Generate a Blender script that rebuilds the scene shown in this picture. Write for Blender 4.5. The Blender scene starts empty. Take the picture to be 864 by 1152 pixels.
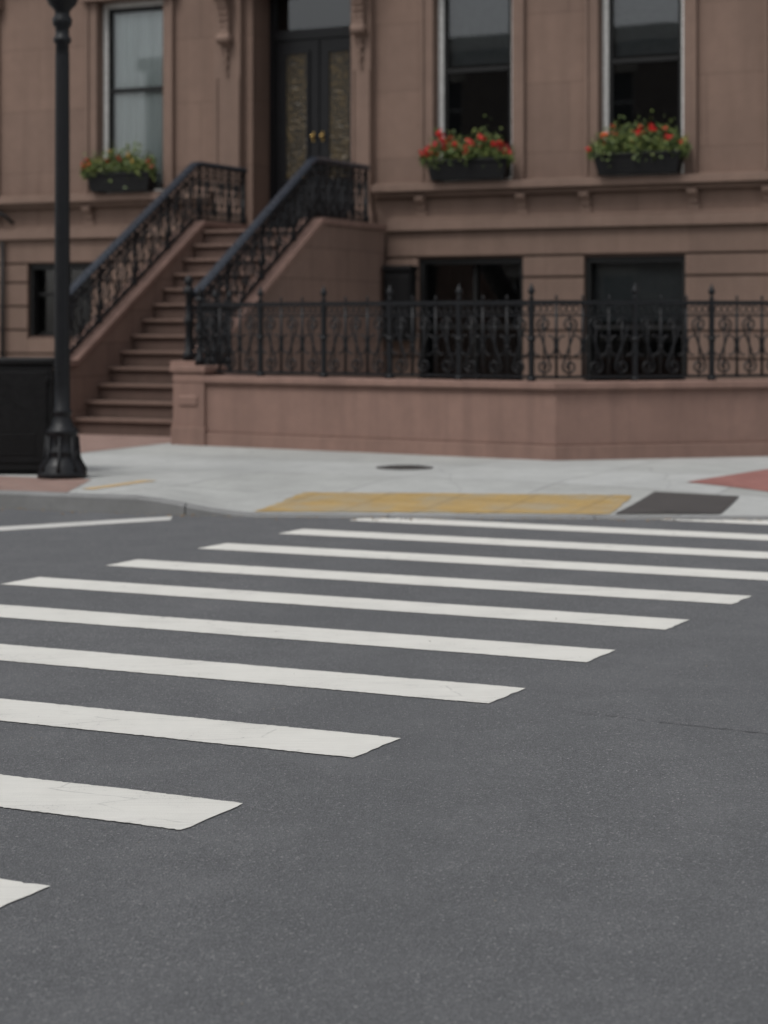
import bpy, math, random
from mathutils import Vector, Matrix
random.seed(7)
scene = bpy.context.scene
col = scene.collection

# ------------------------------------------------------------------ helpers
class MB:
    def __init__(s): s.v=[]; s.f=[]; s.m=[]; s.sm=[]
    def add(s, vs, fs, m=0, smooth=False):
        o=len(s.v); s.v+= [tuple(v) for v in vs]
        for f in fs:
            s.f.append(tuple(i+o for i in f)); s.m.append(m); s.sm.append(smooth)
    def box(s,x0,x1,y0,y1,z0,z1,m=0):
        vs=[(x0,y0,z0),(x1,y0,z0),(x1,y1,z0),(x0,y1,z0),(x0,y0,z1),(x1,y0,z1),(x1,y1,z1),(x0,y1,z1)]
        s.add(vs,[(0,3,2,1),(4,5,6,7),(0,1,5,4),(1,2,6,5),(2,3,7,6),(3,0,4,7)],m)
    def quad(s,a,b,c,d,m=0): s.add([a,b,c,d],[(0,1,2,3)],m)
    def prism_x(s,poly,x0,x1,m=0):   # poly in (y,z)
        n=len(poly)
        vs=[(x0,p[0],p[1]) for p in poly]+[(x1,p[0],p[1]) for p in poly]
        fs=[tuple(range(n)),tuple(range(2*n-1,n-1,-1))]
        fs+=[(i,i+n,(i+1)%n+n,(i+1)%n) for i in range(n)]
        s.add(vs,fs,m)
    def tube(s,pts,r,ref,n=6,m=0,smooth=True,cap=True):
        pts=[Vector(p) for p in pts]; ref=Vector(ref).normalized(); k=len(pts); vs=[];fs=[]
        for i,p in enumerate(pts):
            t=(pts[min(i+1,k-1)]-pts[max(i-1,0)])
            if t.length<1e-9: t=Vector((0,0,1))
            t.normalize(); nn=t.cross(ref)
            if nn.length<1e-6: nn=Vector((1,0,0))
            nn.normalize(); bb=nn.cross(t)
            rr=r[i] if isinstance(r,(list,tuple)) else r
            for j in range(n):
                a=2*math.pi*(j+.5)/n
                vs.append(p+nn*(math.cos(a)*rr)+bb*(math.sin(a)*rr))
        for i in range(k-1):
            for j in range(n):
                fs.append((i*n+j,i*n+(j+1)%n,(i+1)*n+(j+1)%n,(i+1)*n+j))
        if cap:
            fs.append(tuple(range(n-1,-1,-1))); fs.append(tuple((k-1)*n+j for j in range(n)))
        s.add(vs,fs,m,smooth)
    def lathe(s,prof,c,n=24,m=0,flute=0,fl=None,smooth=True):
        vs=[];fs=[];k=len(prof)
        for i,(r,z) in enumerate(prof):
            for j in range(n):
                a=2*math.pi*j/n; rr=r
                if flute and fl and fl[0]<=z<=fl[1]: rr=r*(1+flute*math.cos(n/4*a))
                vs.append((c[0]+rr*math.cos(a),c[1]+rr*math.sin(a),c[2]+z))
        for i in range(k-1):
            for j in range(n): fs.append((i*n+j,i*n+(j+1)%n,(i+1)*n+(j+1)%n,(i+1)*n+j))
        fs.append(tuple(range(n-1,-1,-1))); fs.append(tuple((k-1)*n+j for j in range(n)))
        s.add(vs,fs,m,smooth)
    def obj(s,name,mats,parent=None,bevel=0,seg=2):
        me=bpy.data.meshes.new(name); me.from_pydata(s.v,[],s.f)
        for mt in mats: me.materials.append(mt)
        for i,p in enumerate(me.polygons): p.material_index=s.m[i]; p.use_smooth=s.sm[i]
        me.update()
        ob=bpy.data.objects.new(name,me); col.objects.link(ob)
        if parent: ob.parent=parent
        if bevel:
            b=ob.modifiers.new("Bevel",'BEVEL'); b.width=bevel; b.segments=seg; b.limit_method='ANGLE'; b.angle_limit=math.radians(40)
            b.harden_normals=False
        return ob
def empty(name,loc=(0,0,0),rz=0):
    e=bpy.data.objects.new(name,None); e.location=loc; e.rotation_euler=(0,0,rz); e.empty_display_size=.3
    col.objects.link(e); return e

# ------------------------------------------------------------------ materials
class NT:
    def __init__(s,name):
        s.mat=bpy.data.materials.new(name); s.mat.use_nodes=True; s.t=s.mat.node_tree; s.n=s.t.nodes
        s.bsdf=s.n['Principled BSDF']; s.tc=s.n.new('ShaderNodeTexCoord'); s.co=s.tc.outputs['Object']
    def L(s,a,b): s.t.links.new(a,b)
    def mapping(s,scale=(1,1,1),rot=(0,0,0),src=None):
        m=s.n.new('ShaderNodeMapping'); s.L(src or s.co,m.inputs[0]); m.inputs['Scale'].default_value=scale; m.inputs['Rotation'].default_value=rot
        return m.outputs[0]
    def noise(s,sc,det=4,rough=.55,vec=None,dist=0):
        n=s.n.new('ShaderNodeTexNoise'); s.L(vec or s.co,n.inputs['Vector']); n.inputs['Scale'].default_value=sc
        n.inputs['Detail'].default_value=det; n.inputs['Roughness'].default_value=rough; n.inputs['Distortion'].default_value=dist
        return n.outputs['Fac']
    def ramp(s,src,stops):
        r=s.n.new('ShaderNodeValToRGB'); s.L(src,r.inputs[0]); e=r.color_ramp.elements
        while len(e)<len(stops): e.new(.5)
        for i,(p,c) in enumerate(stops):
            e[i].position=p; e[i].color=(c,c,c,1) if isinstance(c,(int,float)) else (*c,1)
        return r.outputs[0]
    def mix(s,f,a,b,mode='MIX'):
        m=s.n.new('ShaderNodeMix'); m.data_type='RGBA'; m.blend_type=mode
        for v,i in ((f,0),(a,6),(b,7)):
            if isinstance(v,(int,float)): m.inputs[i].default_value = v if i==0 else (v,v,v,1)
            elif isinstance(v,tuple): m.inputs[i].default_value=(*v,1)
            else: s.L(v,m.inputs[i])
        return m.outputs[2]
    def math(s,op,a,b=0):
        m=s.n.new('ShaderNodeMath'); m.operation=op
        for v,i in ((a,0),(b,1)):
            if isinstance(v,(int,float)): m.inputs[i].default_value=v
            else: s.L(v,m.inputs[i])
        return m.outputs[0]
    def bump(s,h,st=.3,dist=.01,prev=None):
        b=s.n.new('ShaderNodeBump'); s.L(h,b.inputs['Height']); b.inputs['Strength'].default_value=st; b.inputs['Distance'].default_value=dist
        if prev: s.L(prev,b.inputs['Normal'])
        return b.outputs[0]
    def out(s,color=None,rough=.8,normal=None,metal=0,spec=.5):
        b=s.bsdf
        if color is not None:
            if isinstance(color,tuple): b.inputs['Base Color'].default_value=(*color,1)
            else: s.L(color,b.inputs['Base Color'])
        if isinstance(rough,(int,float)): b.inputs['Roughness'].default_value=rough
        else: s.L(rough,b.inputs['Roughness'])
        b.inputs['Metallic'].default_value=metal; b.inputs['Specular IOR Level'].default_value=spec
        if normal: s.L(normal,b.inputs['Normal'])
        return s.mat

def brownstone(name,base,joints=None,var=1.0,jd=.45):
    n=NT(name)
    big=n.noise(.5,5,.6); med=n.noise(5,6,.65); fine=n.noise(90,3,.6)
    dk=tuple(c*.82 for c in base); lt=tuple(c*1.12 for c in base)
    c=n.mix(n.ramp(big,[(.3,0),(.7,1)]),dk,lt)
    c=n.mix(n.ramp(med,[(.3,.30*var),(.6,0)]),c,tuple(b*.66 for b in base))
    st=n.noise(1,5,.6,vec=n.mapping((4,4,.30)))
    c=n.mix(n.ramp(st,[(.45,0),(.78,.42*var)]),c,tuple(b*.52 for b in base))
    c=n.mix(n.ramp(fine,[(.35,.0),(.75,.10)]),c,(.36,.32,.29))
    nm=n.bump(fine,.2,.003); nm=n.bump(med,.3,.010,nm)
    if joints:
        bw,bh=joints
        sep=n.n.new('ShaderNodeSeparateXYZ'); n.L(n.co,sep.inputs[0])
        cb=n.n.new('ShaderNodeCombineXYZ'); 
        n.L(n.math('ADD',sep.outputs[0],sep.outputs[1]),cb.inputs[0]); n.L(sep.outputs[2],cb.inputs[1])
        br=n.n.new('ShaderNodeTexBrick'); n.L(cb.outputs[0],br.inputs['Vector']); br.inputs['Scale'].default_value=1
        br.inputs['Brick Width'].default_value=bw; br.inputs['Row Height'].default_value=bh
        br.inputs['Mortar Size'].default_value=.006; br.inputs['Mortar Smooth'].default_value=.3; br.inputs['Bias'].default_value=0
        br.inputs['Color1'].default_value=(.93,.93,.93,1); br.inputs['Color2'].default_value=(1.05,1.04,1.03,1); br.inputs['Mortar'].default_value=(.98,.98,.98,1)
        c=n.mix(1,c,br.outputs['Color'],'MULTIPLY')
        c=n.mix(n.math('MULTIPLY',br.outputs['Fac'],jd),c,tuple(b*.40 for b in base))
        nm=n.bump(n.math('SUBTRACT',1,br.outputs['Fac']),.5,.006,nm)
    return n.out(c,.86,nm,spec=.25)

M_facade=brownstone('brownstone_facade',(.186,.123,.096),(2.1,1.04),jd=.6)
M_trim=brownstone('brownstone_trim',(.192,.128,.100))
M_base=brownstone('brownstone_basement',(.178,.118,.092),(1.1,6.0))
M_wall=brownstone('brownstone_low_wall',(.245,.151,.122),var=1.4)
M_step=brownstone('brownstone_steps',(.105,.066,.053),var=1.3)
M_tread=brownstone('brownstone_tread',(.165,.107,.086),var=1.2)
M_cheek=brownstone('brownstone_cheek',(.215,.140,.112),(1.2,.45),jd=.9)

def m_asphalt():
    n=NT('asphalt')
    v=n.n.new('ShaderNodeTexVoronoi'); n.L(n.co,v.inputs['Vector']); v.inputs['Scale'].default_value=150
    agg=n.ramp(v.outputs['Color'],[(.0,(.088,.090,.095)),(.5,(.146,.149,.155)),(.82,(.21,.213,.218)),(1,(.50,.50,.49))])
    f=n.noise(230,2,.75)
    c=n.mix(n.ramp(f,[(.38,.8),(.58,0)]),agg,(.056,.058,.062))
    big=n.noise(.4,4,.6); med=n.noise(2.2,5,.7)
    c=n.mix(n.ramp(big,[(.32,.38),(.68,0)]),c,(.100,.103,.108))
    c=n.mix(n.ramp(med,[(.45,0),(.8,.32)]),c,(.215,.217,.222))
    tr=n.noise(1,3,.5,vec=n.mapping((.9,.10,1),(0,0,math.radians(65))))
    c=n.mix(n.ramp(tr,[(.42,0),(.66,.34)]),c,(.094,.097,.102))
    nm=n.bump(v.outputs['Distance'],.9,.006); nm=n.bump(f,.5,.004,nm)
    return n.out(c,.82,nm,spec=.3)
M_asphalt=m_asphalt()

def m_paint(name,colr,wear=.5,dark=(.14,.142,.146)):
    n=NT(name)
    w1=n.noise(75,4,.75); w2=n.noise(2.6,5,.7)
    streak=n.noise(1,5,.75,vec=n.mapping((2,60,1),(0,0,math.radians(25))))
    c=n.mix(n.ramp(w2,[(.3,0),(.75,1)]),colr,tuple(x*.88 for x in colr))
    c=n.mix(n.ramp(streak,[(.48,0),(.72,.34)]),c,tuple(x*.58 for x in colr))
    s=n.math('ADD',n.math('MULTIPLY',w1,.60),n.math('MULTIPLY',w2,.40))
    c=n.mix(n.ramp(s,[(.63-.05*wear,0),(.68-.05*wear,.8)]),c,dark)
    v=n.n.new('ShaderNodeTexVoronoi'); v.feature='DISTANCE_TO_EDGE'; v.inputs['Scale'].default_value=1
    nn=n.n.new('ShaderNodeTexNoise'); n.L(n.co,nn.inputs['Vector']); nn.inputs['Scale'].default_value=6
    n.L(n.mapping((1.4,4.5,1),(0,0,math.radians(65)),n.mix(.05,n.co,nn.outputs['Color'])),v.inputs['Vector'])
    cr=n.ramp(v.outputs['Distance'],[(.0,.5),(.010,0)])
    c=n.mix(n.math('MULTIPLY',cr,n.ramp(w2,[(.42,0),(.58,1)])),c,dark)
    nm=n.bump(n.noise(150,3,.7),.5,.004)
    return n.out(c,.66,nm,spec=.3)
M_paint=m_paint('white_road_paint',(.665,.655,.612),.55)
M_paint_old=m_paint('worn_road_paint',(.55,.545,.52),1.0)
M_orange=m_paint('faded_orange_paint',(.50,.36,.19),1.3,(.40,.38,.35))

def m_concrete(name,base,joint=True,rot=25):
    n=NT(name)
    big=n.noise(.6,5,.65); med=n.noise(5,5,.7); fine=n.noise(160,2,.6)
    c=n.mix(n.ramp(big,[(.3,0),(.7,1)]),tuple(x*.80 for x in base),tuple(x*1.08 for x in base))
    c=n.mix(n.ramp(med,[(.30,.5),(.58,0)]),c,tuple(x*.68 for x in base))
    c=n.mix(n.ramp(fine,[(.3,.35),(.55,0)]),c,tuple(x*.7 for x in base))
    nm=n.bump(fine,.3,.003)
    if joint:
        sp=n.noise(11,2,.5); c=n.mix(n.ramp(sp,[(.68,0),(.74,.45)]),c,tuple(x*.45 for x in base))
        br=n.n.new('ShaderNodeTexBrick'); n.L(n.mapping((1,1,1),(0,0,math.radians(rot))),br.inputs['Vector']); br.inputs['Scale'].default_value=1
        br.offset=0; br.inputs['Brick Width'].default_value=1.55; br.inputs['Row Height'].default_value=1.55; br.inputs['Mortar Size'].default_value=.009
        br.inputs['Color1'].default_value=(.86,.86,.84,1); br.inputs['Color2'].default_value=(1.06,1.06,1.06,1); br.inputs['Mortar'].default_value=(1,1,1,1)
        c=n.mix(1,c,br.outputs['Color'],'MULTIPLY')
        c=n.mix(n.math('MULTIPLY',br.outputs['Fac'],.7),c,tuple(x*.35 for x in base))
        v=n.n.new('ShaderNodeTexVoronoi'); nn=n.n.new('ShaderNodeTexNoise'); n.L(n.co,nn.inputs['Vector']); nn.inputs['Scale'].default_value=1.5
        wv=n.mix(.22,n.co,nn.outputs['Color']); n.L(wv,v.inputs['Vector']); v.feature='DISTANCE_TO_EDGE'; v.inputs['Scale'].default_value=.5
        c=n.mix(n.ramp(v.outputs['Distance'],[(0,.4),(.004,0)]),c,tuple(x*.4 for x in base))
    return n.out(c,.85,nm,spec=.3)
M_concrete=m_concrete('sidewalk_concrete',(.415,.422,.412))
M_kerb=m_concrete('granite_kerb',(.22,.222,.22),False)
M_hatch=m_concrete('cast_iron_hatch',(.070,.064,.062),False)

def m_brick(name,c1,c2,mort,bw=.2,bh=.067,ms=.006,rot=0,vert=False):
    n=NT(name); br=n.n.new('ShaderNodeTexBrick')
    if vert:
        sep=n.n.new('ShaderNodeSeparateXYZ'); n.L(n.co,sep.inputs[0]); cb=n.n.new('ShaderNodeCombineXYZ')
        n.L(n.math('ADD',sep.outputs[0],sep.outputs[1]),cb.inputs[0]); n.L(sep.outputs[2],cb.inputs[1]); n.L(cb.outputs[0],br.inputs['Vector'])
    else: n.L(n.mapping((1,1,1),(0,0,math.radians(rot))),br.inputs['Vector'])
    br.inputs['Scale'].default_value=1; br.inputs['Brick Width'].default_value=bw; br.inputs['Row Height'].default_value=bh; br.inputs['Mortar Size'].default_value=ms
    br.inputs['Color1'].default_value=(*c1,1); br.inputs['Color2'].default_value=(*c2,1); br.inputs['Mortar'].default_value=(*mort,1)
    c=n.mix(n.ramp(n.noise(3,5,.7),[(.35,.4),(.65,0)]),br.outputs['Color'],tuple(x*.6 for x in c1))
    return n.out(c,.88,n.bump(n.math('SUBTRACT',1,br.outputs['Fac']),.4,.004),spec=.25)
M_paver=m_brick('brick_pavers',(.24,.155,.13),(.30,.20,.17),(.22,.19,.17),.2,.1,.006,25)
M_redpad=m_brick('red_pavers',(.26,.115,.10),(.32,.145,.125),(.22,.13,.12),.2,.1,.005,0)
M_oppbrick=m_brick('opposite_brick',(.20,.17,.15),(.25,.21,.18),(.25,.23,.21),vert=True)

def m_tactile():
    n=NT('yellow_tactile_paving')
    v=n.n.new('ShaderNodeTexVoronoi'); n.L(n.mapping((1,1,1),(0,0,math.radians(25))),v.inputs['Vector']); v.inputs['Scale'].default_value=14; v.inputs['Randomness'].default_value=0
    dome=n.ramp(v.outputs['Distance'],[(.22,1),(.40,0)])
    w=n.noise(4,5,.7); w2=n.noise(30,4,.7)
    c=n.mix(n.ramp(w,[(.3,0),(.7,1)]),(.42,.27,.085),(.52,.36,.14))
    c=n.mix(n.ramp(w2,[(.42,0),(.7,.6)]),c,(.29,.23,.14))
    c=n.mix(n.ramp(n.noise(1.9,5,.75),[(.46,0),(.64,.8)]),c,(.36,.32,.24))
    c=n.mix(n.math('MULTIPLY',dome,.35),n.mix(.22,c,(.12,.09,.05)),(.60,.43,.18))
    br=n.n.new('ShaderNodeTexBrick'); n.L(n.mapping((1,1,1),(0,0,math.radians(25))),br.inputs['Vector']); br.offset=0; br.inputs['Scale'].default_value=1
    br.inputs['Brick Width'].default_value=.61; br.inputs['Row Height'].default_value=.61; br.inputs['Mortar Size'].default_value=.010
    c=n.mix(n.math('MULTIPLY',br.outputs['Fac'],.7),c,(.2,.15,.08))
    return n.out(c,.75,n.bump(dome,1,.015),spec=.3)
M_tact=m_tactile()

def m_iron(name,base=(.006,.0065,.008),rough=.42,spec=.32):
    n=NT(name); f=n.noise(30,4,.6)
    c=n.mix(n.ramp(f,[(.4,0),(.8,.5)]),base,tuple(x*2.2 for x in base))
    return n.out(c,n.ramp(f,[(.3,rough-.08),(.7,rough+.15)]),n.bump(f,.15,.002),spec=spec)
M_iron=m_iron('black_painted_iron'); M_rail=m_iron('glossy_handrail_paint',(.020,.025,.034),.25,.6)
M_cab=m_iron('black_cabinet_paint',(.006,.006,.0065),.5,.25)
M_frame=m_iron('dark_window_frame',(.008,.008,.008),.45,.3)
M_doorp=m_iron('black_door_paint',(.006,.006,.007),.35,.35)
def simple(name,c,r=.7,metal=0,noise=.15):
    n=NT(name); f=n.noise(12,4,.6); cc=n.mix(n.ramp(f,[(.3,0),(.7,1)]),tuple(x*(1-noise) for x in c),tuple(min(1,x*(1+noise)) for x in c))
    return n.out(cc,r,None,metal)
M_white=simple('white_brickmould',(.58,.58,.56),.5)
M_brass=simple('brass',(.55,.38,.14),.3,1)
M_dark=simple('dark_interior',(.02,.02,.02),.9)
M_crack=simple('crack_tar',(.045,.045,.048),.7)
M_soil=simple('soil',(.03,.02,.015),.95)
M_petal_r=simple('red_petal',(.60,.020,.022),.5); M_petal_o=simple('orange_petal',(.66,.11,.03),.5); M_petal_y=simple('yellow_petal',(.62,.40,.10),.55); M_petal_p=simple('crimson_petal',(.50,.03,.08),.5)
M_lampglass=simple('frosted_lamp_glass',(.7,.7,.66),.3)
def m_leaf():
    n=NT('leaf'); f=n.noise(14,3,.6)
    return n.out(n.ramp(f,[(.3,(.035,.065,.02)),(.5,(.10,.145,.035)),(.70,(.25,.27,.07))]),.55)
M_leaf=m_leaf()
def m_glass(name,tint=(.8,.85,.85),k=1.0):
    n=NT(name); t=n.n.new('ShaderNodeBsdfTransparent'); t.inputs[0].default_value=(*tint,1)
    g=n.n.new('ShaderNodeBsdfGlossy'); g.inputs['Roughness'].default_value=.015; g.inputs[0].default_value=(.95,.97,1,1)
    fr=n.n.new('ShaderNodeFresnel'); fr.inputs[0].default_value=1.5
    n.L(n.bump(n.noise(1.1,1,.5),.03,.02),g.inputs['Normal'])
    mx=n.n.new('ShaderNodeMixShader'); n.L(n.math('MULTIPLY',fr.outputs[0],k),mx.inputs[0]); n.L(t.outputs[0],mx.inputs[1]); n.L(g.outputs[0],mx.inputs[2])
    n.L(mx.outputs[0],n.n['Material Output'].inputs[0]); return n.mat
M_glass=m_glass('window_glass',(.78,.82,.82),1.9)
def m_curtain():
    n=NT('sheer_curtain'); w=n.noise(1,3,.5,vec=n.mapping((22,22,.4)))
    return n.out(n.ramp(w,[(.3,(.62,.65,.63)),(.7,(.86,.88,.86))]),.9,n.bump(w,.6,.02))
M_curtain=m_curtain()
M_shade=simple('dim_blind',(.13,.135,.14),.9)
def m_grille():
    n=NT('gilt_door_glass'); v=n.n.new('ShaderNodeTexVoronoi'); v.feature='DISTANCE_TO_EDGE'; v.inputs['Scale'].default_value=16; n.L(n.mapping((1,1,.8)),v.inputs['Vector'])
    f=n.ramp(v.outputs['Distance'],[(.03,1),(.10,0)])
    c=n.mix(n.math('MULTIPLY',f,n.ramp(n.noise(3,3,.6),[(.35,.25),(.65,1)])),(.018,.015,.010),(.17,.115,.04))
    return n.out(c,.35,n.bump(f,.6,.01),0)
M_grille=m_grille()

# ------------------------------------------------------------------ road, sidewalk
TH=math.radians(25)
mb=MB(); mb.quad((-300,-300,0),(300,-300,0),(300,300,0),(-300,300,0)); road=mb.obj('road',[M_asphalt])

def kerb_y(x):
    pts=[(-60,39.7),(-3.36,17.02),(-2.6,16.72),(-1.8,16.42),(-1.05,16.26),(0,16.16),(3.14,16.02),(4.5,16.15),(60,31)]
    for (a,ya),(b,yb) in zip(pts,pts[1:]):
        if a<=x<=b: return ya+(yb-ya)*(x-a)/(b-a)
    return pts[0][1] if x<-60 else pts[-1][1]
def ss(t): t=max(0,min(1,t)); return t*t*(3-2*t)
def gz(x,y):
    s=y-kerb_y(x)
    r=ss((x+2.15)/1.1)*(1-ss((x-3.5)/1.0))
    return .012+.128*max(1-r,ss(s/2.3))
xs=[-60,-40,-25,-15,-10,-8,-7,-6,-5.5,-5,-4.5,-4]+[-3.6+.15*i for i in range(60)]+[5.5,6,7,8,10,15,25,40,60]
def sheet(rows,m,mb,off=0,xs=xs):
    vs=[(x,kerb_y(x)+s,gz(x,kerb_y(x)+s)+off) for s in rows for x in xs]
    w=len(xs); mb.add(vs,[(j*w+i,j*w+i+1,(j+1)*w+i+1,(j+1)*w+i) for j in range(len(rows)-1) for i in range(w-1)],m)
mb=MB()
sheet([.16+.12*i for i in range(24)]+[3.3,4,5,7,9,12,20,60],0,mb)
sidewalk=mb.obj('sidewalk',[M_concrete])
mb=MB(); x=-3.36-1.7*8; 
kx=[x+1.7*i for i in range(22)]
for a,b in zip(kx,kx[1:]):
    b2=b-.012; sub=8; vs=[]; fs=[]
    for i in range(sub+1):
        xx=a+(b2-a)*i/sub; y=kerb_y(xx); z=gz(xx,y)+.004+random.uniform(-.001,.001)
        vs+=[(xx,y-.012,-.02),(xx,y-.012,z-.018),(xx,y+.006,z),(xx,y+.155,z+.001),(xx,y+.155,-.02)]
    for i in range(sub):
        for j in range(4): fs.append((i*5+j,i*5+5+j,i*5+6+j,i*5+1+j))
    fs+=[(0,1,2,3,4),(sub*5+4,sub*5+3,sub*5+2,sub*5+1,sub*5)]
    mb.add(vs,fs)
mb.obj('kerb',[M_kerb])

def drape(name,q,mat,off,n=(16,12),parent=None,jit=0,mid=None):
    A,B,C,D=[Vector((*p,0)) for p in q]; vs=[]
    for j in range(n[1]+1):
        for i in range(n[0]+1):
            u=i/n[0]; v=j/n[1]; p=(A*(1-u)+B*u)*(1-v)+(D*(1-u)+C*u)*v
            if jit and (i in(0,n[0]) or j in (0,n[1])): p+=Vector((random.uniform(-jit,jit),random.uniform(-jit,jit),0))
            vs.append((p.x,p.y,gz(p.x,p.y)+off))
    w=n[0]+1
    m=MB(); m.add(vs,[(j*w+i,j*w+i+1,(j+1)*w+i+1,(j+1)*w+i) for j in range(n[1]) for i in range(n[0])])
    return m.obj(name,[mat],parent)
drape('tactile_paving',[(-1.10,16.52),(1.88,16.30),(2.20,17.32),(-.72,17.55)],M_tact,.005,(40,20),jit=.016)
drape('red_paving',[(2.80,18.1),(3.75,17.2),(5.5,18.4),(4.2,20.2)],M_redpad,.005,(24,24))
hatch=empty('utility_hatch')
drape('cover_plate',[(1.92,16.30),(2.80,16.28),(3.13,17.22),(2.42,17.48)],M_hatch,.009,(16,24),hatch)
drape('lifting_slot',[(2.35,16.42),(2.42,16.42),(2.43,16.46),(2.36,16.46)],M_crack,.013,(2,2),hatch)
xsL=[-25,-15,-10,-8,-7,-6,-5,-4.5,-4,-3.6,-3.3,-3.0,-2.75]
mb=MB(); sheet([.17+.12*i for i in range(13)],0,mb,.004,xsL); mb.obj('brick_paving',[M_paver])
drape('brick_paving',[(-3.45,22.15),(-2.62,24.1),(-2.70,25.5),(-4.2,26.2)],M_paver,.004)
drape('brick_paving',[(-9,24.6),(-3.47,22.15),(-4.22,26.2),(-10,29)],M_paver,.004)
drape('faded_pavement_marking',[(-2.68,17.35),(-2.58,17.25),(-2.12,18.25),(-2.26,18.3)],M_orange,.004,(4,14),jit=.008)

mh=MB(); zc=gz(.21,19.9); prof=[(.29,0),(.29,.008),(.265,.010),(.262,.006),(.245,.006),(.24,.012),(.02,.012)]
mh.lathe(prof,(.21,19.9,zc),40)
for i in range(-5,6): 
    hw=math.sqrt(max(.0,.22**2-(i*.04)**2)); mh.box(.21-hw,.21+hw,19.9+i*.04-.008,19.9+i*.04+.008,zc+.011,zc+.017)
mh.obj('manhole_cover',[M_hatch])

cw=empty('crosswalk')
def stripe(name,R,Lv,W,mat,parent,nl=300,nw=8,z=.004,clip=True):
    vs=[]; R=Vector(R); Lv=Vector(Lv); W=Vector(W); ok=[]; dr={}
    W=W*random.uniform(.985,1.015)
    for j in (0,nw):
        d=0
        for i in range(nl+1):
            d=d*.93+random.gauss(0,.0008); dr[(j,i)]=d+random.gauss(0,.0020)
    for j in range(nw+1):
        for i in range(nl+1):
            p=R+Lv*(i/nl)+W*(j/nw)
            if j in (0,nw): p+=W.normalized()*dr[(j,i)]
            if i in (0,nl): p+=Lv.normalized()*random.gauss(0,.003)
            vs.append((p.x,p.y,z)); ok.append((not clip) or p.y<kerb_y(p.x)-.05)
    w=nl+1; fs=[]
    for j in range(nw):
        for i in range(nl):
            f=(j*w+i,j*w+i+1,(j+1)*w+i+1,(j+1)*w+i)
            if all(ok[k] for k in f): fs.append(f)
    m=MB(); m.add(vs,fs); return m.obj(name,[mat],parent)
meas={0:(-.948,5.56),1:(-.465,6.52),2:(.062,7.55),3:(.620,8.585),4:(1.134,9.59),5:(1.648,10.57),6:(2.16,11.5)}
for i in range(-3,15):
    stripe('stripe_%d'%(i+4),meas.get(i,(-.948+.518*i,5.56+.99*i)),(-3.83,1.79),(-.175,-.343),M_paint,cw)
stripe('stop_line',(-1.76,16.28),(-3.8,-2.55),(.02,-.33),M_paint_old,None,160,8)
stripe('worn_line',(-3.3,16.75),(-1.6,.62),(-.03,-.12),M_orange,None,60,4)
mb=MB()
pts=[(.70,8.10),(.94,7.98),(1.10,7.857),(1.29,7.76),(1.5,7.64),(1.9,7.5),(2.6,7.1),(3.6,6.7)]
fine=[]
for (a,b) in zip(pts,pts[1:]):
    for k in range(14):
        t=k/14; fine.append((a[0]+(b[0]-a[0])*t,a[1]+(b[1]-a[1])*t+random.gauss(0,.007)))
vs=[];fs=[]
for i,(x,y) in enumerate(fine):
    w=.0012+.004*random.random()*min(1,i/25); vs+=[(x,y-w,.003),(x,y+w,.003)]
for i in range(len(fine)-1):
    if random.random()>.12: fs.append((2*i,2*i+2,2*i+3,2*i+1))
mb.add(vs,fs); mb.obj('pavement_crack',[M_crack])
mb=MB()
for k in range(420):
    x=random.uniform(-6,6); y=kerb_y(x)-abs(random.gauss(0,.12))-.02; r=random.uniform(.004,.014); a=random.random()*6.28
    vs=[(x+r*math.cos(a+t)*random.uniform(.6,1.3),y+r*math.sin(a+t),.004+random.random()*r*.5) for t in (0,1.6,3.1,4.7)]
    mb.add(vs+[(x,y,.006+r)],[(0,1,4),(1,2,4),(2,3,4),(3,0,4)],random.choice([0,0,1]))
for k in range(60):
    x=random.uniform(-3,4); y=random.uniform(3.5,13); r=random.uniform(.002,.006); a=random.random()*6.28
    vs=[(x+r*math.cos(a+t)*random.uniform(.6,1.3),y+r*math.sin(a+t),.005+random.random()*r*.5) for t in (0,1.6,3.1,4.7)]
    mb.add(vs+[(x,y,.006+r)],[(0,1,4),(1,2,4),(2,3,4),(3,0,4)],0)
mb.obj('gutter_grit',[simple('grit',(.2,.18,.15),.9),simple('dry_leaf',(.20,.12,.05),.8)])

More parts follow.
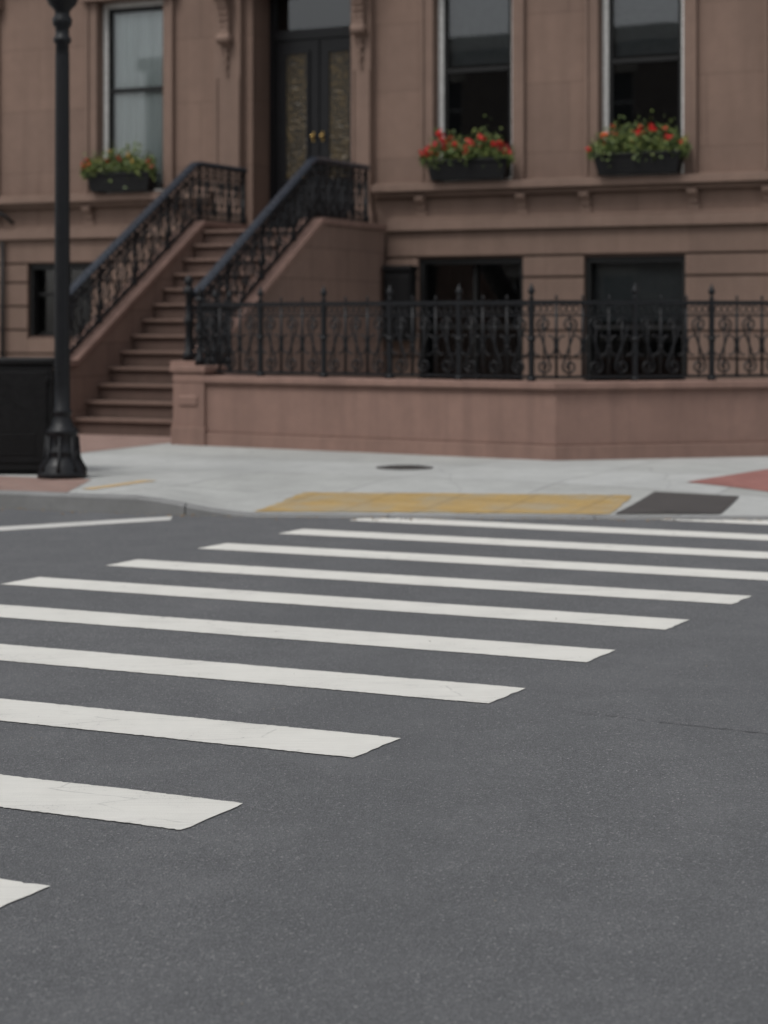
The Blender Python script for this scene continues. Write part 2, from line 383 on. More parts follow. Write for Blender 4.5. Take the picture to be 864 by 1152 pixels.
# ------------------------------------------------------------------ house
SX=.18   # outer face of the right stoop cheek in house coordinates
F0=(-.11,30.34,0)
house=empty('brownstone_house',F0,-TH)
X0,X1,ZT=-18.0,12.0,12.0
main=[(-5.12,-3.84),(.97,2.26),(3.62,4.91),(6.3,7.6),(9.0,10.3),(-8.6,-7.3),(-11.8,-10.5),(-15,-13.7)]
ops=[(a,b,3.78,6.95) for a,b in main]+[(a,b,8.2,10.6) for a,b in main]+[(-2.0,-.65,8.2,10.6),(-2.2,-.45,3.0,7.0)]
bas=[(.72,2.44,.32,2.61),(3.4,4.94,.32,2.60),(6.2,7.7,.32,2.6),(9,10.3,.32,2.6),(-6.5,-5.22,1.4,2.62),(-9,-7.7,1.4,2.62)]
ops+=bas
def wall_open(mb,x0,x1,z0,z1,ops,depthf,m=0,y=0):
    ops=[o for o in ops if o[0]>=x0 and o[1]<=x1 and o[3]>z0 and o[2]<z1]
    xs=sorted({x0,x1,*[o[0] for o in ops],*[o[1] for o in ops]}); zs=sorted({z0,z1,*[max(z0,o[2]) for o in ops],*[min(z1,o[3]) for o in ops]})
    for a,b in zip(xs,xs[1:]):
        for c,d in zip(zs,zs[1:]):
            cx,cz=(a+b)/2,(c+d)/2
            if any(o[0]<cx<o[1] and o[2]<cz<o[3] for o in ops): continue
            mb.quad((a,y,c),(b,y,c),(b,y,d),(a,y,d),m)
    for o in ops:
        D=depthf(o); a,b,c,d=o; c=max(c,z0); d=min(d,z1)
        mb.quad((a,y,c),(a,y,d),(a,y+D,d),(a,y+D,c),m); mb.quad((b,y,c),(b,y+D,c),(b,y+D,d),(b,y,d),m)
        mb.quad((a,y,d),(b,y,d),(b,y+D,d),(a,y+D,d),m); mb.quad((a,y,c),(a,y+D,c),(b,y+D,c),(b,y,c),m)
dep=lambda o: .68 if (o[0]==-2.2) else .30
mb=MB(); wall_open(mb,X0,X1,2.8,ZT,ops,dep); mb.obj('facade_wall',[M_facade],house)
mb=MB(); wall_open(mb,X0,X1,-.1,2.8,[o for o in ops if o[3]<2.8],dep); 
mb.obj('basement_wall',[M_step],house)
mb=MB()
mb.quad((X0,0,-.1),(X0,0,ZT),(X0,14,ZT),(X0,14,-.1)); mb.quad((X1,0,-.1),(X1,14,-.1),(X1,14,ZT),(X1,0,ZT))
mb.quad((X0,14,-.1),(X1,14,-.1),(X1,14,ZT),(X0,14,ZT)); mb.quad((X0,0,ZT),(X1,0,ZT),(X1,14,ZT),(X0,14,ZT))
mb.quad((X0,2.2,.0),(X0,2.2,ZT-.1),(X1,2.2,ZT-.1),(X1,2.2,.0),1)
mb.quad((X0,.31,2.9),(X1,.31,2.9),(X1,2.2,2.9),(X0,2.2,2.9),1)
mb.obj('side_walls_and_roof',[M_facade,M_dark],house)
mb=MB()
segs=[]; bx=sorted(bas); edges=[X0]
for (a,b,c,d) in bx: segs.append((edges[-1],a-.0)); edges.append(b)
segs.append((edges[-1],X1))
S2=[]; SR=SX+.003
for a,b in segs:
    if a<-2.1 and b>0: S2+= [(a,-2.105),(SR,b)]
    else: S2.append((a,b))
mb.box(SR,X1,-.09,-.001,.0,.30); mb.box(X0,-2.105,-.09,-.001,.0,.30)
zc=.32
while zc<2.6:
    for a,b in S2: mb.box(a,b,-.06,-.001,zc,min(zc+.368,2.61))
    zc+=.40
for (a,b) in ((X0,-2.105),(SR,X1)): mb.box(a,b,-.06,-.001,2.642,3.03)
for (a,b,c,d) in bas:
    if c>1: 
        for z0,z1 in ((.32,.688),(.72,1.088),(1.12,1.36)): mb.box(a+.002,b-.002,-.06,-.001,z0,z1)
mb.obj('rusticated_courses',[M_base],house,.010)
mb=MB()
for a,b in ((X0-.1,-2.86),(SX+.04,X1+.1)):
    mb.box(a,b,-.14,-.001,3.032,3.20)
    mb.box(a,b,-.09,-.001,3.203,3.245)
    a2=a if a<0 else .004
    mb.box(a2,b,-.12,-.001,3.56,3.63); mb.box(a2,b,-.22,-.001,3.633,3.75); mb.box(a2,b,-.10,-.001,3.753,3.775)
for bxx in (.77,2.42,3.42,5.06,6.15,7.75,-5.28,-3.68,-8.75,-7.15):
    mb.prism_x([(-.001,3.34),(-.05,3.34),(-.07,3.42),(-.15,3.50),(-.16,3.557),(-.001,3.557)],bxx-.075,bxx+.075)
    mb.box(bxx-.09,bxx+.09,-.035,-.001,3.25,3.337)
for a,b in main:
    for zz0,zz1 in ((3.778,6.95),(8.2,10.6)):
        for x0,x1 in ((a-.20,a-.002),(b+.002,b+.20)):
            mb.box(x0,x1,-.05,-.001,zz0,zz1); 
            if x0<a: mb.box(x0,x0+.05,-.085,-.0505,zz0,zz1)
            else: mb.box(x1-.05,x1,-.085,-.0505,zz0,zz1)
        mb.box(a-.28,b+.28,-.16,-.001,zz1+.003,zz1+.25)
    mb.box(a-.2,b+.2,-.18,-.001,8.05,8.197)
mb.box(X0-.2,X1+.2,-.20,-.001,7.45,7.62); mb.box(X0-.3,X1+.3,-.55,-.001,11.4,11.75); mb.box(X0-.3,X1+.3,-.40,-.001,11.1,11.397)
for i in range(60):
    xx=X0+.25+i*.5; mb.box(xx-.08,xx+.08,-.38,-.001,10.85,11.097)
mb.obj('stone_trim',[M_trim],house,.010)
mb=MB()
for x0,x1 in ((-2.86,-2.30),(-.40,.0)):
    mb.box(x0,x1,-.20,-.001,3.02,3.35); mb.box(x0+.04,x1-.04,-.15,-.001,3.352,7.0); mb.box(x0,x1,-.22,-.001,7.003,7.3)
    c=(x0+x1)/2; w=(x1-x0-.08)/2
    mb.box(c-w*.95,c-w*.72,-.175,-.1505,3.5,5.55); mb.box(c+w*.72,c+w*.95,-.175,-.1505,3.5,5.55)
    y=-.15
    body=[(y-.001,6.98),(y-.26,6.98),(y-.27,6.88),(y-.22,6.74),(y-.15,6.60),(y-.11,6.42),(y-.12,6.25),(y-.10,6.12),(y-.03,6.02),(y-.001,5.98)]
    mb.prism_x(body,c-.085,c+.085)
    for (yy,zz,r) in ((y-.17,6.86,.12),(y-.085,6.16,.085)):
        mb.tube([(c-.11,yy,zz),(c+.11,yy,zz)],r,(0,0,1),14); mb.tube([(c-.13,yy,zz),(c+.13,yy,zz)],r*.45,(0,0,1),10)
    for k in range(6):
        zz=5.98-k*.075; r=.05-.006*k; mb.lathe([(.01,-.05),(r,-.02),(r*.9,.02),(.01,.045)],(c+(.012 if k%2 else -.012),y-.03,zz),8)
    for sgn in (-1,1):
        for k in range(4): mb.tube([(c+sgn*.03,y-.12-.02*k,6.35+.1*k),(c+sgn*.10,y-.10,6.40+.1*k)],[.028,.008],(0,1,0),6)
mb.box(-2.9,.05,-.45,-.001,7.303,7.5); mb.box(-2.298,-.402,-.10,-.001,7.003,7.3)
mb.obj('door_portal',[M_trim],house,.008)
mb=MB(); yd=.60
mb.box(-2.2,-.45,yd,yd+.06,2.99,3.10,0); mb.box(-2.2,-2.10,yd-.03,yd+.06,3.1,7.0); mb.box(-.55,-.45,yd-.03,yd+.06,3.1,7.0); mb.box(-2.1,-.55,yd-.03,yd+.06,6.20,6.36)
for a,b in ((-2.095,-1.33),(-1.32,-.555)):
    mb.box(a,b,yd+.005,yd+.05,3.105,6.19)
    mb.box(a+.05,b-.05,yd-.015,yd+.0045,3.2,3.78); mb.box(a+.10,b-.10,yd-.03,yd-.0155,3.27,3.71)
    x0,x1=a+.20,b-.20
    mb.box(x0-.05,x0,yd-.03,yd+.0045,3.9,6.02); mb.box(x1,x1+.05,yd-.03,yd+.0045,3.9,6.02); mb.box(x0,x1,yd-.03,yd+.0045,3.9,3.95); mb.box(x0,x1,yd-.03,yd+.0045,5.97,6.02)
    mb.box(x0,x1,yd-.006,yd+.0045,3.95,5.97,1)
mb.box(-1.345,-1.305,yd-.02,yd+.0045,3.11,6.19)
for x in (-1.41,-1.24): mb.lathe([(.0,-.035),(.03,-.02),(.035,0),(.03,.02),(.0,.035)],(x,yd-.05,4.62),10,2); mb.box(x-.014,x+.014,yd-.012,yd+.004,4.54,4.70,2)
mb.quad((-2.1,yd+.02,6.36),(-.55,yd+.02,6.36),(-.55,yd+.02,7.0),(-2.1,yd+.02,7.0),3)
mb.obj('front_door',[M_doorp,M_grille,M_brass,M_glass],house)
fr=MB(); gl=MB(); cu=MB()
def sash(a,b,c,d,rail=None,white=True,yy=.19,kind='none'):
    w=.085 if white else .0
    if white:
        fr.box(a+.001,a+w,yy-.03,yy+.08,c+.001,d-.001,1); fr.box(b-w,b-.001,yy-.03,yy+.08,c+.001,d-.001,1); fr.box(a+w,b-w,yy-.03,yy+.08,d-.09,d-.001,1)
        fr.box(a+w,b-w,yy-.06,yy+.09,c+.001,c+.05,1)
    x0,x1,z0,z1=a+w+.001,b-w-.001,c+(.052 if white else .002),d-(.092 if white else .002)
    t=.055
    fr.box(x0,x0+t,yy,yy+.07,z0,z1); fr.box(x1-t,x1,yy,yy+.07,z0,z1); fr.box(x0+t,x1-t,yy,yy+.07,z0,z0+.08); fr.box(x0+t,x1-t,yy,yy+.07,z1-.07,z1)
    if rail: fr.box(x0+t,x1-t,yy-.02,yy+.07,rail-.035,rail+.035)
    gl.quad((x0+t,yy+.035,z0+.05),(x1-t,yy+.035,z0+.05),(x1-t,yy+.035,z1-.05),(x0+t,yy+.035,z1-.05))
    if kind=='curtain':
        n=60; zt=z1; vs=[]
        for i in range(n+1):
            x=x0+(x1-x0)*i/n; y=yy+.12+.022*math.sin(i*.95)+.010*math.sin(i*2.3+1); vs+=[(x,y,z0),(x,y,zt)]
        cu.add(vs,[(2*i,2*i+2,2*i+3,2*i+1) for i in range(n)],0,True)
    elif kind=='blind':
        zb=z1-(z1-z0)*.42
        nb=int((z1-zb)/.06)
        for k in range(nb): cu.box(x0+.02,x1-.02,yy+.16,yy+.175,zb+k*.06,zb+k*.06+.05,1)
for k,(a,b) in enumerate(main):
    sash(a,b,3.78,6.95,5.49,True,.19,'curtain' if k in (0,5,4) else ('blind' if k in (1,2) else 'none'))
    sash(a,b,8.2,10.6,9.4,True,.19,'curtain' if k%2 else 'blind')
sash(-2.0,-.65,8.2,10.6,9.4)
for (a,b,c,d) in bas:
    sash(a,b,c,d,(c+d)/2+.1,False,.17,'blind' if a==3.4 else 'none')
    fr.box(a+.001,a+.07,.02,.165,c+.002,d-.002); fr.box(b-.07,b-.001,.02,.165,c+.002,d-.002); fr.box(a+.07,b-.07,.02,.165,d-.09,d-.002)
    fr.box((a+b)/2-.03,(a+b)/2+.03,.15,.24,c+.082,d-.072) if a!=3.4 else None
fr.obj('window_frames',[M_frame,M_white],house); gl.obj('window_glass',[M_glass],house); cu.obj('curtains_and_blinds',[M_curtain,M_shade],house)
mb=MB(); mb.box(.26,.70,-.30,-.061,1.35,2.42); mb.box(.24,.72,-.33,-.061,2.422,2.50); mb.box(.30,.66,-.32,-.301,1.42,2.34); mb.box(.33,.37,-.335,-.321,1.8,1.95)
mb.obj('meter_box',[M_cab],house,.02)
mb=MB(); mb.tube([(-6.95,-.14,3.0),(-6.95,-.14,.14)],.035,(1,0,0),8)
mb.tube([(-7.3,-.10,3.45),(-7.05,-.25,3.52),(-6.85,-.22,3.44),(-6.75,-.10,3.30)],.03,(0,1,0),8)
mb.obj('drain_pipe',[M_cab],house)

# ------------------------------------------------------------------ stoop
stoop=empty('front_stoop',F0,-TH)
SI=SX-.30
mb=MB(); ZL=3.0; N=13; r=.22; t=.28
for i in range(N):
    top=.14+r*(i+1); y0=-5.6+t*i
    if i<N-1:
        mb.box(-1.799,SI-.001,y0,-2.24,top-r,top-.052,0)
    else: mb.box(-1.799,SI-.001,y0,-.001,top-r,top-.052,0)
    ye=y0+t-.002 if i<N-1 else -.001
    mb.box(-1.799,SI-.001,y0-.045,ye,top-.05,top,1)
mb.box(-2.19,-.46,.001,.60,2.80,2.996,1)
mb.obj('steps',[M_step,M_tread],stoop,.010)
def ctop(y):
    if y<-5.6: return 1.13
    if y<-2.24: return 1.13+(3.14-1.13)*(y+5.6)/3.36
    return 3.14
for nm,x0,x1 in (('right_cheek_wall',SI,SX),('left_cheek_wall',-2.10,-1.80)):
    m=MB(); yend=-.10 if nm[0]=='r' else -.24
    m.prism_x([(-5.85,.10),(-5.85,1.04),(-5.6,1.04),(-2.24,3.05),(yend,3.05),(yend,.10)],x0,x1)
    m.obj(nm,[M_cheek],stoop,.008)
    m=MB()
    m.prism_x([(-5.9,1.042),(-5.9,1.13),(-5.6,1.132),(-2.24,3.142),(yend,3.142),(yend,3.052),(-2.24,3.052),(-5.6,1.042)],x0-.035,x1+.035)
    m.prism_x([(-5.88,.10),(-5.88,.34),(-5.80,.34),(-5.80,.10)],x0-.02,x1+.02)
    m.obj(nm+'_coping',[M_wall],stoop,.01)

# ------------------------------------------------------------------ ornamental ironwork
def scroll(mapf,ref,s0,s1,h0,h1,mb,flip=1,r=.0075,k=.30):
    c=(s0+s1)/2; w=(s1-s0); R=w*k
    def spiral(cs,ch,a0,a1,r0,r1,n=14):
        return [(cs+flip*math.cos(a0+(a1-a0)*i/n)*(r0+(r1-r0)*i/n),ch+math.sin(a0+(a1-a0)*i/n)*(r0+(r1-r0)*i/n)) for i in range(n+1)]
    H=h1-h0
    top=spiral(c,h1-R-.01,-math.pi*1.6-0.0,math.pi*1.0,R*.22,R)
    bot=spiral(c,h0+R+.01,0,math.pi*-2.6,R,R*.22)
    mid=[(c-flip*R*math.cos(math.pi*k/6),h1-R-.01+(h0+R+.01-(h1-R-.01))*(.5-.5*math.cos(math.pi*k/6))) for k in range(1,6)]
    path=top+mid+bot
    mb.tube([mapf(a,b) for a,b in path],r,ref,5)
    for sg in (1,-1):
        p=[(c+sg*w*.5-sg*w*.26*(1-math.cos(a))*.9, (h0+h1)/2+H*.17*math.sin(a)) for a in [(-1.9+3.8*k/10) for k in range(11)]]
        mb.tube([mapf(a,b) for a,b in p],r*.85,ref,5)
def ring(mapf,ref,s,h,R,mb,r=.006):
    mb.tube([mapf(s+R*math.cos(a),h+R*math.sin(a)) for a in [2*math.pi*k/10 for k in range(11)]],r,ref,5,cap=False)
def finial(p,mb,k=1.0):
    mb.lathe([(.012*k,0),(.026*k,.012*k),(.014*k,.03*k),(.012*k,.04*k),(.032*k,.065*k),(.028*k,.09*k),(.010*k,.125*k),(.002*k,.15*k)],p,8)
def bar(mb,a,b,r,ref=(1,0,0),n=6): mb.tube([a,b],r,ref,n)
def fence_run(A,B,z,mb,major_every=3,first=True,H=.86,bay=.30):
    A=Vector(A);B=Vector(B); d=(B-A); L=d.length; d.normalize(); ref=Vector((-d.y,d.x,0))
    mp=lambda s,h: Vector((A.x+d.x*s,A.y+d.y*s,z+h))
    n=max(1,round(L/bay)); w=L/n
    for h,r in ((.05,.018),(H-.14,.013),(H,.026)):
        p0,p1=mp(0,h),mp(L,h); mb.tube([p0,p1],r*1.25,ref,4,smooth=False)
    for i in range(n+1):
        if i==0 and not first: continue
        maj=(i%major_every==0)
        if maj:
            mb.tube([mp(i*w,0),mp(i*w,H+.03)],.034,ref,4,smooth=False); finial(mp(i*w,H+.03),mb,1.25)
            mb.lathe([(.05,0),(.05,.03),(.034,.05)],mp(i*w,0),8); mb.lathe([(.03,0),(.046,.02),(.046,.035),(.03,.055)],mp(i*w,H*.5),8)
        else:
            mb.tube([mp(i*w,.03),mp(i*w,H+.01)],.016,ref,6); finial(mp(i*w,H+.01),mb,.55)
            mb.lathe([(.016,0),(.030,.012),(.030,.02),(.016,.03)],mp(i*w,H*.42),8)
    for i in range(n):
        scroll(mp,ref,i*w+.015,(i+1)*w-.015,.07,H-.15,mb,1 if i%2 else -1,.0125)
        for q in (.25,.5,.75): ring(mp,ref,(i+q)*w,H-.07,.038,mb,.008)
        bar(mb,mp((i+.5)*w,.05),mp((i+.5)*w,H-.14),.010,ref,5)
P=[(-2.165,25.55),(-2.51,23.8),(1.84,20.99),(4.26,21.69),(9.2,23.1),(9.75,25.75)]
def offs(P,o):
    out=[]; V=[Vector(p) for p in P]
    for i,p in enumerate(V):
        if i>0: d1=(p-V[i-1]).normalized()
        if i<len(V)-1: d2=(V[i+1]-p).normalized()
        if i==0: d1=d2
        if i==len(V)-1: d2=d1
        n1=Vector((-d1.y,d1.x)); n2=Vector((-d2.y,d2.x)); n=(n1+n2).normalized(); k=o/max(.3,n.dot(n1)); out.append(p+n*k)
    return out
def strip(mb,P,o0,o1,z0,z1,m=0):
    a=offs(P,o0); b=offs(P,o1); n=len(P); vs=[]
    for i in range(n): vs+=[(a[i].x,a[i].y,z0),(b[i].x,b[i].y,z0),(b[i].x,b[i].y,z1),(a[i].x,a[i].y,z1)]
    fs=[]
    for i in range(n-1):
        k=i*4
        for q in range(4): fs.append((k+q,k+4+q,k+4+(q+1)%4,k+(q+1)%4))
    fs+=[(0,1,2,3),(n*4-1,n*4-2,n*4-3,n*4-4)]
    mb.add(vs,fs,m)
lw=empty('low_stone_wall')
mb=MB(); strip(mb,P,0,.30,.30,.86); strip(mb,P,-.03,.33,.10,.298); mb.obj('wall_body',[M_wall],lw,.01)
mb=MB(); strip(mb,P,-.02,.32,.862,.895); strip(mb,P,-.055,.355,.897,.98); mb.obj('coping',[M_wall],lw,.014)
ang=math.atan2(-2.81,4.35)
pier=MB()
pier.box(-.04,.44,-.045,.36,.10,1.02); pier.box(-.07,.47,-.075,.39,1.022,1.10); pier.box(-.06,.46,-.065,.38,.10,.36)
pier.prism_x([(-.066,.62),(-.066,.72),(-.046,.75),(-.046,.62)],.06,.34); 
po=pier.obj('end_pier',[M_wall],lw,.012); po.location=(-2.51,23.8,0); po.rotation_euler=(0,0,ang)
fb=MB(); C=offs(P,.15)
V3=lambda p:(p.x,p.y,0)
d01=(C[2]-C[1]).normalized()
fence_run(V3(C[1]+d01*.12),V3(C[2]),.98,fb)
fence_run(V3(C[2]),V3(C[3]),.98,fb,first=False)
fence_run(V3(C[3]),V3(C[4]),.98,fb,first=False)
fence_run(V3(C[4]),V3(C[5]),.98,fb,first=False)
fence_run(V3(C[0]),V3(C[1]+d01*.12),.98,fb)
q=C[1]+d01*.12
fb.lathe([(.06,.12),(.06,.2),(.035,.24),(.03,.5),(.045,.53),(.045,.58),(.03,.62),(.03,.88),(.055,.90),(.055,.94),(.02,.97),(.03,.99),(.0,1.02)],(q.x,q.y,.98),12)
fb.obj('iron_fence',[M_iron])

def stair_rail(name,xc,yend):
    e=empty(name,F0,-TH); mb=MB(); ref=Vector((1,0,0))
    mp=lambda s,h: Vector((xc,s,ctop(s)+h))
    y0=-5.68; H=.82
    def railpath(h,x=xc): 
        pts=[]
        for s in [y0,-5.6]+[-5.6+3.36*k/10 for k in range(1,10)]+[-2.36,-2.24,-2.10,-1.6,yend]:
            z=ctop(s)+h
            if s==-2.24: z-=.012
            pts.append((x,s,z))
        return pts
    for h,r in ((.045,.020),(H-.15,.015)): mb.tube(railpath(h),r*1.2,ref,4,smooth=False)
    n=22; L=yend-y0; w=L/n
    for i in range(n+1):
        s=y0+i*w; maj=i%4==0
        mb.tube([mp(s,0),mp(s,H)],.027 if maj else .015,ref,4 if maj else 6,smooth=not maj)
        if maj: mb.lathe([(.024,0),(.042,.02),(.042,.04),(.024,.06)],mp(s,H*.5),8); mb.lathe([(.045,0),(.045,.03),(.028,.05)],mp(s,0),8)
    for i in range(n):
        a=y0+i*w
        scroll(mp,ref,a+.008,a+w-.008,.06,H-.16,mb,1 if i%2 else -1,.0125,.36)
        for q in (.25,.75): ring(mp,ref,a+q*w,H-.075,.042,mb,.010)
    p=mp(y0-.06,0)
    mb.lathe([(.075,0),(.075,.10),(.05,.13),(.042,.45),(.06,.48),(.06,.54),(.042,.57),(.042,.84),(.07,.87),(.07,.93),(.03,.96),(.055,1.0),(.06,1.03),(.035,1.08),(.0,1.11)],p,14)
    p=mp(yend,0); mb.lathe([(.05,0),(.05,.10),(.03,.13),(.03,.82)],p,12)
    mb.obj('balusters_and_scrollwork',[M_iron],e)
    rb=MB(); pts=railpath(H+.03); vs=[];fs=[]; prof=[(-.045,-.04),(-.072,-.018),(-.072,.014),(-.04,.045),(.04,.045),(.072,.014),(.072,-.018),(.045,-.04)]
    for (x,y,z) in pts:
        for (a,b) in prof: vs.append((x+a,y,z+b))
    k=len(prof)
    for i in range(len(pts)-1):
        for j in range(k): fs.append((i*k+j,i*k+(j+1)%k,(i+1)*k+(j+1)%k,(i+1)*k+j))
    fs+=[tuple(range(k)),tuple(range(len(pts)*k-1,len(pts)*k-k-1,-1))]
    rb.add(vs,fs,0,False); rb.obj('handrail',[M_rail],e)
    return e
stair_rail('stair_railing',SX-.15,-.45)
stair_rail('stair_railing',-1.95,-.75)

# ------------------------------------------------------------------ flower boxes
def flower_box(a,b,pal,seed,dens=1.0,nf=1.0):
    rnd=random.Random(seed); e=empty('window_flower_box',F0,-TH)
    mb=MB(); z0,z1=3.778,4.08; yf,yb=-.36,-.10
    vs=[(a+.07,yf+.04,z0),(b-.07,yf+.04,z0),(b-.07,yb,z0),(a+.07,yb,z0),(a,yf,z1),(b,yf,z1),(b,yb,z1),(a,yb,z1)]
    mb.add(vs,[(0,3,2,1),(0,1,5,4),(1,2,6,5),(2,3,7,6),(3,0,4,7)])
    mb.box(a-.015,b+.015,yf-.015,yf+.012,z1-.035,z1+.005); mb.box(a-.015,a+.012,yf+.013,yb,z1-.035,z1+.005); mb.box(b-.012,b+.015,yf+.013,yb,z1-.035,z1+.005)
    mb.quad((a,yf,z1-.03),(b,yf,z1-.03),(b,yb,z1-.03),(a,yb,z1-.03),1)
    mb.obj('trough',[M_cab,M_soil],e,.006)
    lf=MB(); fl=MB(); clumps=[]
    n=12
    for i in range(n):
        u=(i+.5)/n
        x=a+(b-a)*u+rnd.uniform(-.04,.04); hh=rnd.uniform(.16,.36)*(.75+.5*math.sin(u*math.pi)); clumps.append((x,rnd.uniform(yf-.02,yb-.06),z1+hh*.45,rnd.uniform(.10,.15),hh))
    clumps.append((a-.02,yf+.05,z1+.03,.09,.14)); clumps.append((b+.01,yf+.05,z1+.03,.08,.14))
    def leafq(m,p,sz,mi,up=.3):
        d=Vector((rnd.gauss(0,1),rnd.gauss(0,1),rnd.gauss(0,1)+up)).normalized(); s=d.cross(Vector((rnd.gauss(0,1),rnd.gauss(0,1),rnd.gauss(0,1)))).normalized()
        p=Vector(p); nn=d.cross(s)*sz*.15
        m.add([p-d*sz*.5,p+s*sz*.33+nn,p+d*sz*.5,p-s*sz*.33+nn],[(0,1,2,3)],mi)
    for (x,y,z,r,hh) in clumps:
        for k in range(int(150*dens)):
            g=Vector((rnd.gauss(0,.5),rnd.gauss(0,.5),rnd.gauss(0,.5)))
            leafq(lf,(x+g.x*r,y+g.y*r*.9,z+g.z*hh*.75),rnd.uniform(.035,.08),0)
        for k in range(max(1,int(rnd.randint(1,4)*nf))):
            fx,fy,fz=x+rnd.gauss(0,.06),y-rnd.uniform(.02,.10),z+rnd.uniform(-.05,.6)*hh+rnd.uniform(.0,.06)
            mi=rnd.choice(pal); R=rnd.uniform(.028,.062)
            for q in range(14): leafq(fl,(fx+rnd.gauss(0,R*.45),fy+rnd.gauss(0,R*.4),fz+rnd.gauss(0,R*.4)),R*1.2,mi,.0)
    for k in range(18):
        x=rnd.uniform(a,b); p0=Vector((x,(yf+yb)/2,z1)); p1=p0+Vector((rnd.gauss(0,.07),rnd.uniform(-.12,.03),rnd.uniform(.22,.42)))
        lf.tube([p0,p1],.003,(0,1,0),4)
        for q in range(6): leafq(lf,p0.lerp(p1,.5+.5*q/6),.05,0)
    lf.obj('foliage',[M_leaf],e); fl.obj('flowers',[M_petal_r,M_petal_o,M_petal_y,M_petal_p],e)
flower_box(-5.13,-3.90,[1,0,2,0,3],3,1,.45)
flower_box(.98,2.30,[0,0,0,0,3],5,1,1.1)
flower_box(3.64,4.96,[0,0,3,1,2,0],11,1,.6)

# ------------------------------------------------------------------ street lamp
sl=empty('street_lamp',(-3.06,18.6,.142))
mb=MB()
prof=[(.235,0),(.235,.05),(.22,.07),(.215,.11),(.185,.15),(.155,.19),(.150,.22),(.160,.235),(.160,.26),(.145,.28),(.138,.40),(.150,.42),(.155,.45),(.135,.47),(.115,.49),(.10,.53),(.086,.57),(.082,.60),(.092,.615),(.092,.64),(.076,.66),(.074,.9),(.066,4.0),(.063,4.12),(.082,4.14),(.085,4.18),(.066,4.20),(.066,4.27),(.09,4.31),(.095,4.36),(.07,4.40),(.075,4.44),(.13,4.50),(.155,4.56),(.155,4.60),(.12,4.63),(.09,4.66)]
mb.lathe(prof,(0,0,0),48,0,.035,(.66,4.11))
for k in range(8):
    a=k*math.pi/4; mb.tube([(.225*math.cos(a),.225*math.sin(a),.07),(.165*math.cos(a),.165*math.sin(a),.19),(.150*math.cos(a),.150*math.sin(a),.40)],[.022,.016,.012],(-math.sin(a),math.cos(a),0),6)
mb.obj('post',[M_iron],sl)
mb=MB(); mb.lathe([(.09,4.662),(.16,4.75),(.20,4.9),(.205,5.05),(.17,5.2),(.12,5.3)],(0,0,0),24); mb.obj('globe',[M_lampglass],sl)
mb=MB(); mb.lathe([(.17,5.29),(.16,5.33),(.10,5.40),(.05,5.46),(.03,5.52),(.04,5.56),(.0,5.62)],(0,0,0),24); mb.obj('cap',[M_iron],sl)

# ------------------------------------------------------------------ cabinet
uc=empty('utility_cabinet',(-3.22,18.97,.142))
mb=MB(); mb.box(-1.25,0,0,.62,.04,1.06); mb.box(-1.22,-.03,.03,.59,0,.038); mb.obj('body',[M_cab],uc,.018,3)
mb=MB(); mb.box(-1.27,.02,-.02,.64,1.062,1.13); mb.obj('lid',[M_cab],uc,.02,3)
mb=MB(); mb.box(-1.20,-.64,-.014,-.001,.12,1.0); mb.box(-.61,-.05,-.014,-.001,.12,1.0)
for k in range(6): mb.box(-.50,-.16,-.022,-.0145,.20+k*.035,.215+k*.035)
mb.box(-.60,-.575,-.045,-.0145,.5,.66); mb.box(.001,.012,.06,.56,.12,1.0)
for z in (.2,.88): mb.tube([(-.045,-.02,z),(-.045,-.02,z+.08)],.012,(1,0,0),8)
mb.obj('doors_and_vents',[M_cab],uc,.004)

# ------------------------------------------------------------------ opposite side of the street (behind the photographer)
nv=Vector((-math.sin(TH),-math.cos(TH),0)); OP=Vector(F0)+nv*34.5
op=empty('brick_house',(OP.x,OP.y,0),math.pi-TH)
oo=[(x,x+1.2,z,z+2.0) for x in [-24+3.1*i for i in range(16)] for z in (1.2,4.6,8.0)]
mb=MB(); wall_open(mb,-26,26,-.1,11.5,oo,lambda o:.25)
mb.quad((-26,0,11.5),(26,0,11.5),(26,12,11.5),(-26,12,11.5)); mb.quad((-26,0,-.1),(-26,0,11.5),(-26,12,11.5),(-26,12,-.1)); mb.quad((26,0,-.1),(26,12,-.1),(26,12,11.5),(26,0,11.5)); mb.quad((-26,12,-.1),(26,12,-.1),(26,12,11.5),(-26,12,11.5))
mb.obj('walls_and_roof',[M_oppbrick],op)
mb=MB()
for (a,b,c,d) in oo:
    mb.box(a-.1,b+.1,-.08,-.001,c-.15,c-.003); mb.box(a-.15,b+.15,-.06,-.001,d+.003,d+.28)
mb.box(-26.1,26.1,-.4,-.001,11,11.48); mb.box(-26.1,26.1,-.12,-.001,4.0,4.15)
mb.obj('stone_trim',[simple('limestone',(.40,.37,.32),.85)],op)
mb=MB(); g2=MB()
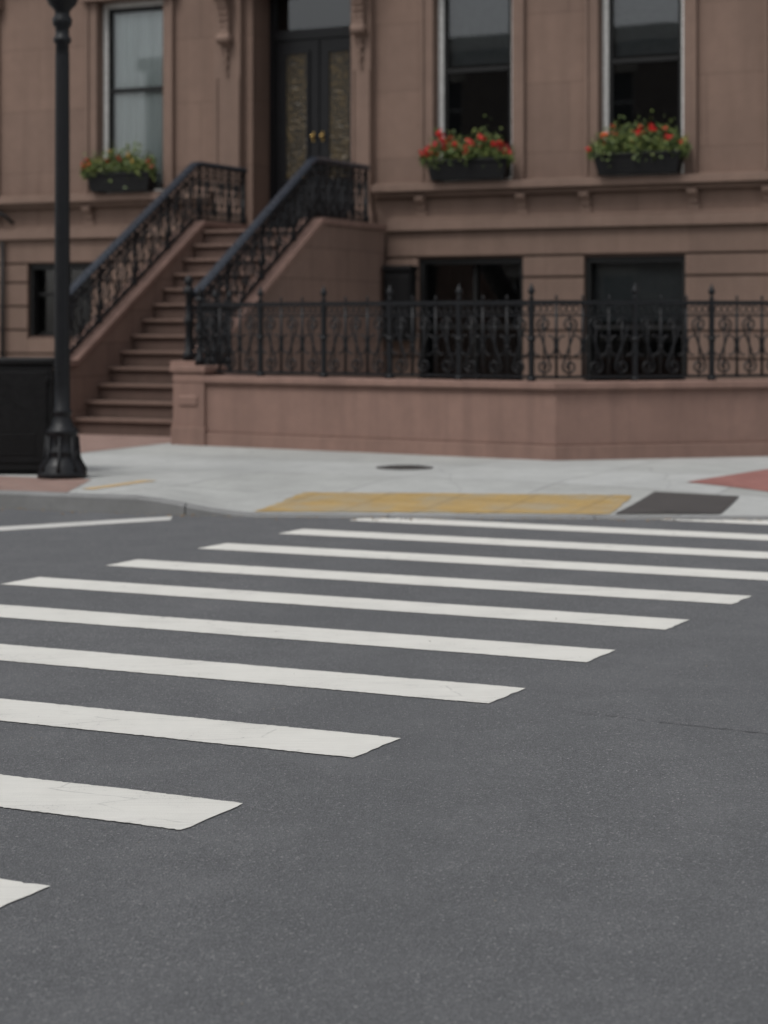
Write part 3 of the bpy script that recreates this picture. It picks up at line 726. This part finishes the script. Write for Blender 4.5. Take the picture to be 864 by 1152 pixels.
for (a,b,c,d) in oo:
    mb.box(a,a+.06,.12,.2,c,d); mb.box(b-.06,b,.12,.2,c,d); mb.box(a+.06,b-.06,.12,.2,(c+d)/2-.03,(c+d)/2+.03); g2.quad((a,.22,c),(b,.22,c),(b,.22,d),(a,.22,d))
mb.obj('window_frames',[M_white],op)
n=NT('dark_pane'); g2.obj('window_panes',[n.out((.02,.022,.025),.05)],op)
mb=MB(); mb.box(-26,26,-3.2,-.002,-.05,.14); s2=mb.obj('sidewalk',[M_concrete]); s2.location=(OP.x,OP.y,0); s2.rotation_euler=(0,0,math.pi-TH)

# ------------------------------------------------------------------ light, sky, camera
w=bpy.data.worlds.new('World'); scene.world=w; w.use_nodes=True; nt=w.node_tree
sky=nt.nodes.new('ShaderNodeTexSky'); sky.sky_type='NISHITA'; sky.sun_disc=False
EL=math.radians(58); AZ=math.radians(222)
sky.sun_elevation=EL; sky.sun_rotation=AZ; sky.air_density=1.2; sky.dust_density=3.0; sky.ozone_density=1.0
hs=nt.nodes.new('ShaderNodeHueSaturation'); hs.inputs['Saturation'].default_value=.22
nt.links.new(sky.outputs[0],hs.inputs['Color']); bg=nt.nodes['Background']; nt.links.new(hs.outputs[0],bg.inputs[0]); bg.inputs[1].default_value=.15
sd=bpy.data.lights.new('sun','SUN'); sd.energy=1.35; sd.angle=math.radians(18); sd.color=(1,.98,.95)
so=bpy.data.objects.new('sun',sd); col.objects.link(so)
dirv=Vector((math.sin(AZ)*math.cos(EL),math.cos(AZ)*math.cos(EL),math.sin(EL)))
so.rotation_euler=dirv.to_track_quat('Z','Y').to_euler(); so.location=(0,0,20)

cd=bpy.data.cameras.new('camera'); cam=bpy.data.objects.new('camera',cd); col.objects.link(cam)
cam.location=(0,0,1.6); cam.rotation_euler=(math.radians(90),0,0)
cd.sensor_fit='HORIZONTAL'; cd.sensor_width=24; cd.lens=2200/864*24; cd.shift_y=-211/864
cd.clip_end=1000; cd.clip_start=.05
cd.dof.use_dof=True; cd.dof.focus_distance=7.0; cd.dof.aperture_fstop=2.6
scene.camera=cam
scene.view_settings.view_transform='Standard'; scene.view_settings.look='None'; scene.view_settings.exposure=0; scene.view_settings.gamma=1
